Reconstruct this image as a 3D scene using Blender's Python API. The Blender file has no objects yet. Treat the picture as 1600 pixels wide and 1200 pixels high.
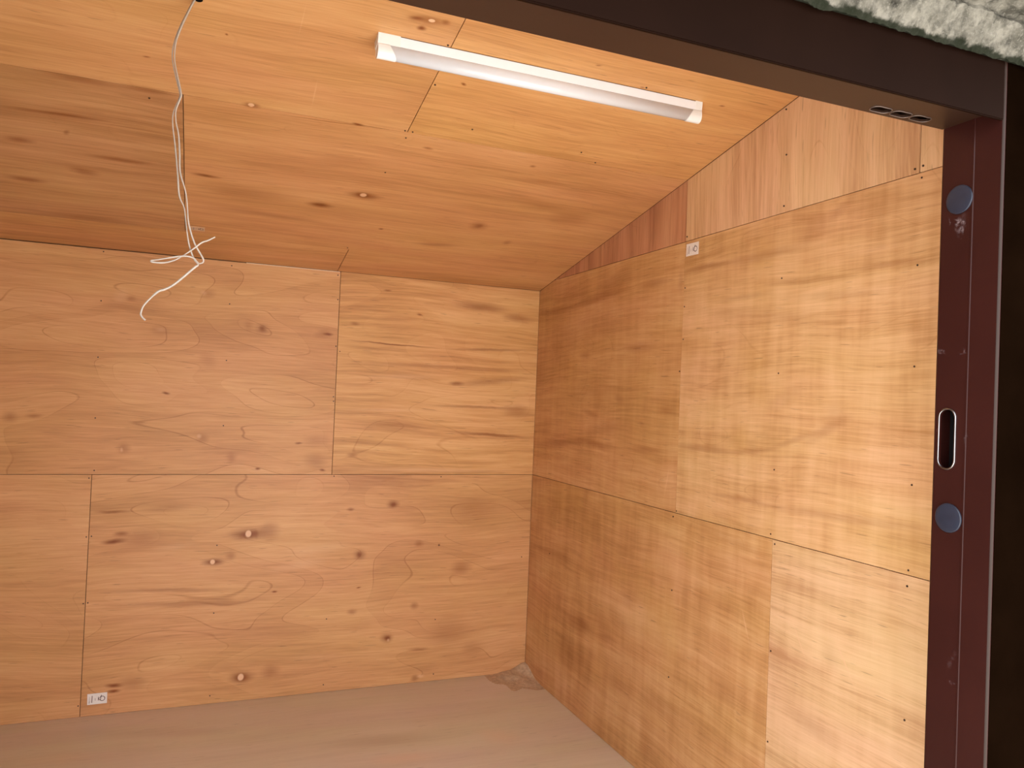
import bpy, bmesh, math, random
from mathutils import Vector, Matrix, noise

# ---------------------------------------------------------------- camera, sky, sun, exposure
scene = bpy.context.scene
COL = scene.collection
cam_data = bpy.data.cameras.new('camera')
cam = bpy.data.objects.new('camera', cam_data)
COL.objects.link(cam)
cam_data.sensor_fit = 'HORIZONTAL'
cam_data.sensor_width = 36.0
cam_data.lens = 1210.18 / 1600 * 36.0
cam_data.clip_start = 0.02
RIGHT = Vector((0.92590, -0.37558, 0.04057))
DOWN = Vector((0.04422, 0.00110, -0.99902))
FWD = Vector((0.37517, 0.92679, 0.01763))
M3 = Matrix((RIGHT, -DOWN, -FWD)).transposed()
cam.matrix_world = Matrix.Translation((-1.4587, -3.3031, 1.2635)) @ M3.to_4x4()
scene.camera = cam

world = bpy.data.worlds.new('sky')
scene.world = world
world.use_nodes = True
wn = world.node_tree
bg = wn.nodes['Background']
SKY_STRENGTH = 1.45
bg.inputs['Color'].default_value = (0.95, 0.96, 1.0, 1)
bg.inputs['Strength'].default_value = SKY_STRENGTH

sun_data = bpy.data.lights.new('sun', 'SUN')
sun_data.energy = 7.0
sun_data.angle = math.radians(1.5)
sun_data.color = (1.0, 0.96, 0.90)
sun = bpy.data.objects.new('sun', sun_data)
COL.objects.link(sun)
sun.rotation_euler = Vector((-0.55, 0.03, -0.83)).to_track_quat('-Z', 'Y').to_euler()

vs = scene.view_settings
vs.view_transform = 'Standard'
vs.look = 'None'
vs.gamma = 1.0
vs.use_curve_mapping = False
vs.exposure = 1.75
scene.cycles.use_denoising = True
scene.cycles.max_bounces = 8
scene.cycles.diffuse_bounces = 6
scene.cycles.use_adaptive_sampling = True
scene.cycles.adaptive_threshold = 0.02

# ---------------------------------------------------------------- room measures (metres)
H = 1.7663          # height of the back wall
SL = 0.2018         # ceiling rise per metre towards the door
SQ = math.sqrt(1 + SL * SL)
ZJ, ZK = 0.91, 1.797  # horizontal joints between plywood sheets
XL = -3.64          # left wall
YF = -2.271         # inner face of the door wall
YO = -2.3905        # outer face of the door frame
XJ = -0.20          # reveal of the right jamb
XO = -1.76          # reveal of the other jamb
ZH = 1.793          # underside of the door head
GAP = 0.0011

FEATURES = {
  'B': [
    (-1.2435, 0.6705, 0.0282, 0.1018, 0.0378, 0.55, 'd'),
    (-1.244, 0.668, 0.0256, 0.0449, 0.0208, 0.7, 'd'),
    (-1.244, 0.6705, -0.0416, 0.0138, 0.0169, 1.0, 'l'),
    (-1.371, 0.5625, 0.0098, 0.0587, 0.0221, 0.7, 'd'),
    (-1.3745, 0.5625, -0.0526, 0.0109, 0.0116, 1.0, 'l'),
    (-1.3085, 0.5825, 0.0611, 0.0282, 0.0275, 0.3, 'd'),
    (-1.244, 0.0925, -0.0273, 0.0633, 0.0337, 0.6, 'd'),
    (-1.2455, 0.093, -0.0377, 0.0305, 0.0233, 0.6, 'd'),
    (-1.248, 0.0945, -0.1244, 0.0139, 0.0168, 1.0, 'l'),
    (-1.728, 0.655, 0.1556, 0.0594, 0.0158, 0.9, 'd'),
    (-1.704, 0.685, 0.0907, 0.0381, 0.0157, 0.5, 'd'),
    (-1.6305, 0.667, 0.1192, 0.0967, 0.058, 0.25, 'd'),
    (-1.7025, 0.1065, -0.0666, 0.0432, 0.0129, 0.8, 'd'),
    (-1.7025, 0.0845, 0.0169, 0.0339, 0.0117, 0.9, 'd'),
    (-1.64, 0.1105, -0.0573, 0.0703, 0.0388, 0.25, 'd'),
    (-0.6545, 0.7825, -0.0447, 0.0386, 0.0247, 0.6, 'd'),
    (-0.652, 0.781, 0.0, 0.0161, 0.0143, 0.5, 'd'),
    (-0.836, 0.763, 0.0454, 0.0253, 0.0104, 0.5, 'd'),
    (-0.789, 0.568, -0.1206, 0.0382, 0.0311, 0.5, 'd'),
    (-0.792, 0.567, -0.1419, 0.0163, 0.0182, 0.5, 'd'),
    (-0.5315, 0.6055, -0.1266, 0.0319, 0.0221, 0.35, 'd'),
    (-0.439, 0.597, 0.0, 0.0069, 0.0078, 0.7, 'd'),
    (-0.3325, 0.49, 0.0495, 0.0697, 0.0445, 0.35, 'd'),
    (-0.811, 0.328, 0.037, 0.0311, 0.0183, 0.35, 'd'),
    (-0.7855, 0.429, 0.1471, 0.0157, 0.0053, 0.8, 'd'),
    (-1.134, 0.4315, 0.0333, 0.0173, 0.0065, 0.9, 'd'),
    (-0.657, 0.2045, -0.0734, 0.0392, 0.0284, 0.5, 'd'),
    (-0.653, 0.203, 0.0, 0.0173, 0.0143, 0.7, 'd'),
    (-0.65, 0.1955, -0.0713, 0.0081, 0.0091, 0.6, 'l'),
    (-0.5105, 0.1445, -0.0088, 0.065, 0.0104, 0.4, 'd'),
    (-0.5395, 0.3365, -0.2504, 0.0255, 0.0249, 0.35, 'd'),
    (-0.5255, 0.0215, 0.0233, 0.0247, 0.0222, 0.4, 'd'),
    (-0.4985, 0.026, -0.0487, 0.0236, 0.0116, 0.5, 'l'),
    (-0.379, 0.21, -0.0168, 0.1369, 0.1038, 0.22, 'd'),
    (-0.2635, 0.1295, 0.0219, 0.0788, 0.0522, 0.2, 'd'),
    (-0.282, 0.7555, 0.1021, 0.141, 0.0987, 0.2, 'd'),
    (-1.7405, 0.7705, 0.036, 0.08, 0.0091, 0.5, 'd'),
    (-1.5505, 0.78, 0.0616, 0.1308, 0.0261, 0.2, 'd'),
    (-1.5285, 0.458, -0.0328, 0.3158, 0.013, 0.3, 'd'),
    (-1.503, 0.4035, -0.0525, 0.3178, 0.0169, 0.25, 'd'),
    (-1.1645, 0.679, 0.2378, 0.0586, 0.0552, 0.3, 'd'),
    (-1.2145, 0.6695, 0.1974, 0.0147, 0.028, 0.35, 'd'),
    (-1.135, 0.1085, -0.0111, 0.0518, 0.0467, 0.3, 'd'),
    (-0.934, 0.147, -0.038, 0.1818, 0.0181, 0.12, 'l'),
    (-0.9665, 0.6, 0.0824, 0.1956, 0.0341, 0.25, 'l'),
    (-1.0425, 0.5345, 0.1726, 0.164, 0.028, 0.22, 'l'),
    (-1.5215, 0.626, 0.098, 0.1057, 0.0197, 0.2, 'l'),
    (-1.574, 1.227, -0.1244, 0.0185, 0.0079, 0.8, 'd'),
    (-1.2245, 1.5045, -0.0855, 0.0202, 0.0197, 0.5, 'd'),
    (-1.2265, 1.502, 0.0, 0.0431, 0.0338, 0.3, 'd'),
    (-0.963, 1.4975, 0.02, 0.0288, 0.0104, 0.75, 'd'),
    (-0.983, 1.4965, 0.2389, 0.0462, 0.0278, 0.25, 'd'),
    (-1.712, 1.011, 0.1767, 0.0327, 0.0291, 0.3, 'd'),
    (-1.7185, 1.0035, 0.0768, 0.0075, 0.013, 0.5, 'l'),
    (-1.4305, 1.053, -0.0677, 0.034, 0.0272, 0.3, 'd'),
    (-1.4465, 1.061, -0.0867, 0.0133, 0.0131, 0.45, 'l'),
    (-1.3215, 0.9775, -0.2971, 0.0295, 0.0334, 0.25, 'd'),
    (-1.2185, 0.932, 0.0, 0.0144, 0.0065, 0.7, 'd'),
    (-0.959, 0.9285, -0.088, 0.0196, 0.0079, 0.8, 'd'),
    (-1.0605, 1.0405, 0.0256, 0.0224, 0.0078, 0.6, 'd'),
    (-0.9915, 1.0525, 0.1036, 0.0723, 0.0406, 0.2, 'd'),
    (-0.992, 0.9645, -0.0423, 0.0679, 0.0481, 0.25, 'd'),
    (-1.605, 1.4695, 0.0122, 0.0472, 0.0299, 0.2, 'd'),
    (-1.603, 1.4725, -0.02, 0.0288, 0.013, 0.25, 'l'),
    (-1.4385, 1.629, 0.2216, 0.0418, 0.0331, 0.22, 'd'),
    (-1.455, 1.629, -0.343, 0.0171, 0.0136, 0.35, 'l'),
    (-1.711, 1.5855, -0.0227, 0.0253, 0.0182, 0.25, 'd'),
    (-1.7465, 1.591, -0.5785, 0.0337, 0.044, 0.2, 'l'),
    (-1.279, 1.5135, 0.2873, 0.0264, 0.0321, 0.2, 'd'),
    (-1.4265, 1.364, -0.688, 0.0543, 0.0381, 0.15, 'd'),
    (-2.0895, 1.1205, -0.0508, 0.034, 0.0299, 0.3, 'd'),
    (-2.0145, 1.127, 0.0843, 0.041, 0.0117, 0.35, 'd'),
    (-1.573, 1.252, -0.3556, 0.0429, 0.0065, 0.15, 'l'),
    (-0.2905, 1.6695, -0.0291, 0.1778, 0.0313, 0.45, 'd'),
    (-0.1085, 1.6325, -0.0391, 0.103, 0.0313, 0.35, 'd'),
    (-0.6905, 1.4725, -0.0244, 0.2594, 0.0052, 0.65, 'd'),
    (-0.239, 1.4765, 0.042, 0.2601, 0.0104, 0.4, 'd'),
    (-0.852, 1.5515, 0.0185, 0.0311, 0.013, 0.35, 'd'),
    (-0.5705, 1.6075, -0.0855, 0.0202, 0.0066, 0.6, 'd'),
    (-0.7205, 1.7055, 0.0256, 0.0224, 0.0065, 0.5, 'd'),
    (-0.222, 1.091, -0.0572, 0.2615, 0.0117, 0.55, 'd'),
    (-0.218, 1.334, 0.1273, 0.2446, 0.0263, 0.3, 'd'),
    (-0.286, 1.2145, -0.0088, 0.3278, 0.0104, 0.35, 'd'),
    (-0.387, 1.317, -0.0238, 0.0483, 0.0143, 0.5, 'd'),
    (-0.8405, 0.9925, -0.0907, 0.0318, 0.0142, 0.3, 'd'),
    (-0.693, 1.1875, 0.0167, 0.2415, 0.0104, 0.25, 'l'),
    (-0.45, 0.9295, -0.0079, 0.5083, 0.0156, 0.3, 'l'),
    (-0.09, 1.202, -0.0555, 0.1037, 0.0456, 0.3, 'd'),
    (-0.4605, 1.3885, 0.0055, 0.5192, 0.0143, 0.25, 'd'),
    (-0.656, 1.3335, 0.0597, 0.2604, 0.0182, 0.25, 'l'),
  ],
  'R': [
    (0.205, 1.6575, 0.0121, 0.2369, 0.0157, 0.55, 'd'),
    (0.579, 1.674, 0.0555, 0.2281, 0.0216, 0.6, 'd'),
    (0.697, 1.721, 0.0568, 0.1417, 0.0338, 0.4, 'd'),
    (0.982, 1.685, 0.0109, 0.1058, 0.0157, 0.6, 'd'),
    (1.146, 1.6685, -0.0997, 0.0173, 0.0385, 0.35, 'd'),
    (1.285, 1.699, -0.0357, 0.1289, 0.0103, 0.7, 'd'),
    (1.5435, 1.6945, -0.0034, 0.1685, 0.0169, 0.55, 'd'),
    (1.744, 1.7345, 0.2578, 0.0654, 0.0345, 0.35, 'd'),
    (1.8295, 1.7625, 0.4167, 0.0384, 0.0149, 0.4, 'd'),
    (0.8915, 1.461, -0.0102, 0.1133, 0.0182, 0.6, 'd'),
    (0.4775, 1.4475, -0.0103, 0.0558, 0.0143, 0.5, 'd'),
    (0.278, 1.556, -0.4138, 0.1859, 0.0518, 0.25, 'd'),
    (0.5515, 1.5675, 0.0464, 0.1859, 0.0693, 0.2, 'd'),
    (0.286, 1.078, 0.1047, 0.2972, 0.0186, 0.65, 'd'),
    (0.6045, 1.095, -0.0344, 0.1674, 0.0132, 0.6, 'd'),
    (0.97, 1.1005, 0.0144, 0.1196, 0.0143, 0.55, 'd'),
    (1.2935, 1.1295, 0.0186, 0.1547, 0.013, 0.6, 'd'),
    (1.5175, 1.1405, 0.1181, 0.1025, 0.0092, 0.55, 'd'),
    (1.6875, 1.1815, 0.3144, 0.0986, 0.0086, 0.4, 'd'),
    (0.5465, 1.213, -0.1849, 0.0813, 0.0137, 0.5, 'd'),
    (0.7715, 1.276, -0.2927, 0.0438, 0.0173, 0.45, 'd'),
    (1.0945, 1.2415, -0.0303, 0.057, 0.0131, 0.5, 'd'),
    (0.6995, 1.1655, 0.0901, 0.1853, 0.0278, 0.35, 'd'),
    (0.9335, 1.19, -0.2247, 0.0206, 0.0125, 0.4, 'd'),
    (0.513, 1.2985, 0.0384, 0.2543, 0.0472, 0.25, 'd'),
    (1.536, 1.5265, -0.132, 0.319, 0.0234, 0.25, 'd'),
    (1.4565, 1.5825, -0.0216, 0.1329, 0.009, 0.4, 'd'),
    (1.373, 1.409, -0.0195, 0.1771, 0.0039, 0.3, 'l'),
    (1.488, 0.9995, 0.0221, 0.13, 0.0077, 0.5, 'd'),
    (1.8515, 1.0055, 0.0339, 0.2882, 0.0129, 0.4, 'd'),
    (1.719, 1.6005, -0.0436, 0.1715, 0.0103, 0.35, 'd'),
    (1.9845, 1.6055, -0.0383, 0.1352, 0.0077, 0.5, 'd'),
    (1.83, 1.5515, -0.0485, 0.1543, 0.0129, 0.3, 'd'),
    (1.8095, 1.217, 0.4609, 0.0931, 0.0151, 0.4, 'd'),
    (1.8305, 1.2545, -0.3218, 0.0382, 0.0308, 0.25, 'd'),
    (1.9375, 1.645, 0.0, 0.1064, 0.0117, 0.25, 'l'),
    (0.503, 0.369, 0.0312, 0.1473, 0.0304, 0.5, 'd'),
    (0.5625, 0.3785, -0.1318, 0.0481, 0.0255, 0.5, 'd'),
    (0.3205, 0.602, -0.0106, 0.1087, 0.0315, 0.4, 'd'),
    (0.1905, 0.592, 0.0197, 0.1167, 0.023, 0.35, 'd'),
    (0.702, 0.4255, -0.513, 0.1043, 0.0439, 0.35, 'd'),
    (0.7305, 0.376, 0.1084, 0.085, 0.0157, 0.4, 'd'),
    (0.8825, 0.561, 0.0, 0.0512, 0.026, 0.3, 'd'),
    (0.4575, 0.2195, 0.0266, 0.1513, 0.0557, 0.3, 'd'),
    (0.8315, 0.4615, -0.0674, 0.0939, 0.0429, 0.3, 'd'),
    (0.859, 0.2395, 0.0384, 0.1047, 0.0277, 0.3, 'd'),
    (1.14, 0.2695, 0.0704, 0.1718, 0.031, 0.3, 'd'),
    (1.436, 0.4415, -0.1079, 0.0694, 0.0364, 0.3, 'd'),
    (1.0525, 0.0995, -0.3788, 0.0637, 0.0555, 0.3, 'd'),
    (1.733, 0.6745, -1.024, 0.0774, 0.0029, 0.55, 'l'),
    (1.887, 0.664, -0.9713, 0.0836, 0.0029, 0.7, 'l'),
    (1.969, 0.739, -1.4773, 0.037, 0.0014, 0.4, 'l'),
    (1.526, 0.647, -1.1839, 0.0671, 0.0046, 0.4, 'l'),
    (1.107, 1.0075, -1.7997, 0.0608, 0.0051, 0.4, 'l'),
    (1.7885, 0.474, -0.0457, 0.1007, 0.024, 0.35, 'd'),
    (1.8465, 0.663, -0.7493, 0.0338, 0.0293, 0.25, 'd'),
    (1.4205, 0.879, -0.0956, 0.1565, 0.0164, 0.25, 'd'),
    (1.659, 1.2945, 0.4636, 0.0913, 0.0244, 0.25, 'd'),
    (1.6335, 1.28, -1.1071, 0.0244, 0.0436, 0.2, 'l'),
  ],
  'C': [
    (-0.9735, 0.7498, -0.0316, 0.0742, 0.0383, 0.6, 'd'),
    (-0.9795, 0.7529, 0.0385, 0.0305, 0.0227, 0.6, 'd'),
    (-0.9795, 0.7529, 0.0885, 0.0133, 0.0161, 1.0, 'l'),
    (-1.1025, 0.6351, -0.0286, 0.0616, 0.0264, 0.7, 'd'),
    (-1.362, 1.1905, 0.0, 0.0322, 0.0172, 0.65, 'd'),
    (-1.3625, 1.1905, 0.0, 0.0098, 0.0106, 1.0, 'l'),
    (-1.022, 1.668, 0.0566, 0.0622, 0.0254, 0.45, 'd'),
    (-1.0475, 1.6659, 0.1414, 0.025, 0.0107, 0.6, 'd'),
    (-1.012, 1.6685, 0.0637, 0.0092, 0.0066, 1.0, 'l'),
    (-1.028, 1.6379, 0.1802, 0.0164, 0.0122, 0.75, 'd'),
    (-0.9805, 1.6756, -0.0443, 0.0132, 0.0145, 0.45, 'd'),
    (-1.0825, 1.1849, -0.0262, 0.0224, 0.0093, 0.7, 'd'),
    (-0.8655, 1.4609, -0.6987, 0.0128, 0.0079, 0.8, 'd'),
    (-1.463, 0.7381, -0.0699, 0.0588, 0.0172, 0.65, 'd'),
    (-0.529, 0.6264, 0.0237, 0.0495, 0.0521, 0.4, 'd'),
    (-0.5265, 0.6274, -0.0617, 0.019, 0.0286, 0.4, 'd'),
    (-0.8625, 0.4938, 0.0885, 0.0133, 0.012, 0.8, 'd'),
    (-0.628, 0.407, 0.1017, 0.1156, 0.0257, 0.35, 'd'),
    (-0.3675, 0.5086, -0.0249, 0.0236, 0.0315, 0.3, 'd'),
    (-1.8295, 0.9865, 0.0308, 0.1524, 0.0185, 0.45, 'd'),
    (-1.9505, 0.8044, 0.0548, 0.0536, 0.0249, 0.5, 'd'),
    (-1.704, 0.7677, -0.0046, 0.1265, 0.0212, 0.45, 'd'),
    (-1.9775, 0.5448, 0.0, 0.0776, 0.0252, 0.5, 'd'),
    (-1.845, 0.2851, 0.0288, 0.2243, 0.0383, 0.35, 'd'),
    (-1.809, 0.6529, -0.3586, 0.0602, 0.0363, 0.4, 'd'),
    (-1.764, 1.1762, -0.0213, 0.1104, 0.024, 0.35, 'd'),
    (-1.609, 1.1788, -0.0628, 0.0841, 0.0241, 0.35, 'd'),
    (-1.6075, 1.3211, 0.107, 0.011, 0.0053, 0.6, 'd'),
    (-1.436, 1.4695, 0.1268, 0.0046, 0.0053, 0.7, 'd'),
    (-1.8225, 0.8906, -0.3874, 0.0093, 0.0246, 0.4, 'd'),
    (-1.3465, 0.6498, -0.0193, 0.1823, 0.0769, 0.25, 'd'),
    (-1.26, 0.4973, -0.0566, 0.2592, 0.0357, 0.25, 'd'),
    (-1.075, 0.9717, -0.0308, 0.1335, 0.0423, 0.15, 'd'),
    (-0.86, 1.1176, -0.0764, 0.0231, 0.0105, 0.5, 'd'),
    (-0.238, 0.7967, 0.03, 0.1174, 0.098, 0.25, 'd'),
    (-0.3605, 0.8432, 0.0901, 0.1368, 0.0465, 0.2, 'd'),
    (-0.466, 1.0273, 0.0613, 0.1532, 0.0284, 0.2, 'd'),
    (-1.281, 1.5762, -1.5854, 0.0786, 0.0013, 0.35, 'l'),
    (-1.215, 1.2976, -1.542, 0.0798, 0.0026, 0.35, 'l'),
    (-0.524, 1.112, 0.0, 0.015, 0.0106, 0.5, 'd'),
    (-0.4215, 1.5976, 0.0, 0.0109, 0.0053, 0.5, 'd'),
    (-0.5775, 1.6455, 0.0969, 0.0121, 0.0054, 0.5, 'd'),
    (-0.168, 1.592, 0.0463, 0.0127, 0.0055, 0.6, 'd'),
    (-1.1425, 1.1768, 0.0518, 0.2378, 0.004, 0.45, 'd'),
  ],
  'F': [
    (-0.772, -0.5215, -0.1238, 0.2654, 0.0659, 0.2, 'd'),
    (-1.472, -0.2425, -0.1934, 0.3141, 0.0569, 0.15, 'd'),
    (-0.3505, -0.607, -0.7763, 0.1346, 0.0913, 0.2, 'l'),
    (-0.742, -0.674, -0.1428, 0.1778, 0.061, 0.25, 'l'),
    (-1.815, -0.345, -0.1803, 0.2244, 0.0734, 0.15, 'l'),
  ],
}


# ---------------------------------------------------------------- helpers
def mesh_obj(name, bm, mat=None, parent=None, mw=None, smooth=False):
    me = bpy.data.meshes.new(name)
    bm.normal_update()
    bm.to_mesh(me)
    bm.free()
    o = bpy.data.objects.new(name, me)
    COL.objects.link(o)
    if mat:
        me.materials.append(mat)
    if smooth:
        for p in me.polygons:
            p.use_smooth = True
    if mw is not None:
        o.matrix_world = mw
    if parent is not None:
        mw2 = o.matrix_world.copy()
        o.parent = parent
        pm = PM.get(parent.name, Matrix.Identity(4))
        o.matrix_parent_inverse = pm.inverted()
        o.matrix_basis = mw2
    PM[o.name] = o.matrix_world.copy() if mw is None else mw.copy()
    return o

PM = {}

def empty(name, loc=(0, 0, 0)):
    o = bpy.data.objects.new(name, None)
    COL.objects.link(o)
    o.location = loc
    o.empty_display_size = 0.05
    PM[o.name] = Matrix.Translation(loc)
    return o

def tag(o, label=None, cat=None, group=None, kind=None):
    if label: o['label'] = label
    if cat: o['category'] = cat
    if group: o['group'] = group
    if kind: o['kind'] = kind
    return o

def box(bm, a, b):
    a, b = Vector(a), Vector(b)
    vs_ = [bm.verts.new((x, y, z)) for z in (a.z, b.z) for y in (a.y, b.y) for x in (a.x, b.x)]
    for f in ((0, 2, 3, 1), (4, 5, 7, 6), (0, 1, 5, 4), (2, 6, 7, 3), (0, 4, 6, 2), (1, 3, 7, 5)):
        bm.faces.new([vs_[i] for i in f])
    return bm

def prism(bm, poly, z0, z1):
    """polygon in local xy extruded between z0 and z1"""
    lo = [bm.verts.new((p[0], p[1], z0)) for p in poly]
    hi = [bm.verts.new((p[0], p[1], z1)) for p in poly]
    n = len(poly)
    bm.faces.new(hi)
    bm.faces.new(lo[::-1])
    for i in range(n):
        bm.faces.new((lo[i], lo[(i + 1) % n], hi[(i + 1) % n], hi[i]))
    bmesh.ops.recalc_face_normals(bm, faces=bm.faces[:])
    return bm

def frame(origin, u, v):
    u, v = Vector(u).normalized(), Vector(v).normalized()
    n = u.cross(v)
    m = Matrix((u, v, n)).transposed().to_4x4()
    m.translation = Vector(origin)
    return m

FR = {
    'B': frame((0, 0, 0), (1, 0, 0), (0, 0, 1)),
    'R': frame((0, 0, 0), (0, -1, 0), (0, 0, 1)),
    'C': frame((0, 0, H), (1, 0, 0), (0, -1, SL)),
    'F': frame((0, 0, 0), (1, 0, 0), (0, 1, 0)),
}

def clip_top(poly):
    """keep the part of a right-wall sheet below the sloping ceiling"""
    def d(p): return H + SL * p[0] - 0.0015 - p[1]
    out = []
    for i, p in enumerate(poly):
        q = poly[(i + 1) % len(poly)]
        dp, dq = d(p), d(q)
        if dp >= 0: out.append(p)
        if (dp < 0) != (dq < 0):
            t = dp / (dp - dq)
            out.append((p[0] + t * (q[0] - p[0]), p[1] + t * (q[1] - p[1])))
    return out

# ---------------------------------------------------------------- materials
class NT:
    def __init__(self, name):
        self.m = bpy.data.materials.new(name)
        self.m.use_nodes = True
        self.t = self.m.node_tree
        self.b = self.t.nodes['Principled BSDF']
    def n(self, kind, **kw):
        nd = self.t.nodes.new(kind)
        for k, v in kw.items():
            setattr(nd, k, v)
        return nd
    def l(self, a, b):
        self.t.links.new(a, b)
    def put(self, sock, v):
        if isinstance(v, bpy.types.NodeSocket): self.l(v, sock)
        else: sock.default_value = v
    def math(self, op, a, b=None, c=None, clamp=False):
        nd = self.n('ShaderNodeMath', operation=op, use_clamp=clamp)
        self.put(nd.inputs[0], a)
        if b is not None: self.put(nd.inputs[1], b)
        if c is not None: self.put(nd.inputs[2], c)
        return nd.outputs[0]
    def vmath(self, op, a, b=None):
        nd = self.n('ShaderNodeVectorMath', operation=op)
        self.put(nd.inputs[0], a)
        if b is not None: self.put(nd.inputs[1], b)
        return nd.outputs['Value'] if op == 'LENGTH' else nd.outputs[0]
    def noise(self, vec, scale=1.0, detail=2.0, rough=0.5, dist=0.0, color=False):
        nd = self.n('ShaderNodeTexNoise')
        self.l(vec, nd.inputs['Vector'])
        nd.inputs['Scale'].default_value = scale
        nd.inputs['Detail'].default_value = detail
        nd.inputs['Roughness'].default_value = rough
        nd.inputs['Distortion'].default_value = dist
        return nd.outputs['Color' if color else 'Fac']
    def mr(self, v, a, b, c, d, smooth=False):
        nd = self.n('ShaderNodeMapRange')
        if smooth: nd.interpolation_type = 'SMOOTHSTEP'
        self.put(nd.inputs[0], v)
        for i, x in enumerate((a, b, c, d)):
            nd.inputs[i + 1].default_value = x
        return nd.outputs[0]
    def mix(self, fac, a, b, mode='MIX'):
        nd = self.n('ShaderNodeMix', data_type='RGBA', blend_type=mode)
        self.put(nd.inputs[0], fac)
        self.put(nd.inputs[6], a if isinstance(a, bpy.types.NodeSocket) else (*a, 1))
        self.put(nd.inputs[7], b if isinstance(b, bpy.types.NodeSocket) else (*b, 1))
        return nd.outputs[2]
    def mapping(self, vec, loc=(0, 0, 0), rot=(0, 0, 0), scale=(1, 1, 1), kind='POINT'):
        nd = self.n('ShaderNodeMapping', vector_type=kind)
        self.l(vec, nd.inputs['Vector'])
        nd.inputs['Location'].default_value = loc
        nd.inputs['Rotation'].default_value = rot
        nd.inputs['Scale'].default_value = scale
        return nd.outputs[0]
    def features(self, vec, feats):
        """soft elongated spots: knots, streaks and scratches that belong to the wood"""
        acc = {'d': None, 'l': None}
        for cu, cv, ang, ru, rv, s, ty in feats:
            p = self.mapping(vec, (cu, cv, 0), (0, 0, ang), (ru, rv, 1), 'TEXTURE')
            ln = self.vmath('LENGTH', p)
            w = self.mr(ln, 1.0, 0.6 if s == 1.0 else 0.05, 0.0, s, True)
            acc[ty] = w if acc[ty] is None else self.math('MAXIMUM', acc[ty], w) if ty == 'l' else \
                self.math('SUBTRACT', self.math('ADD', acc[ty], w), self.math('MULTIPLY', acc[ty], w))
        return acc['d'], acc['l']

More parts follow.
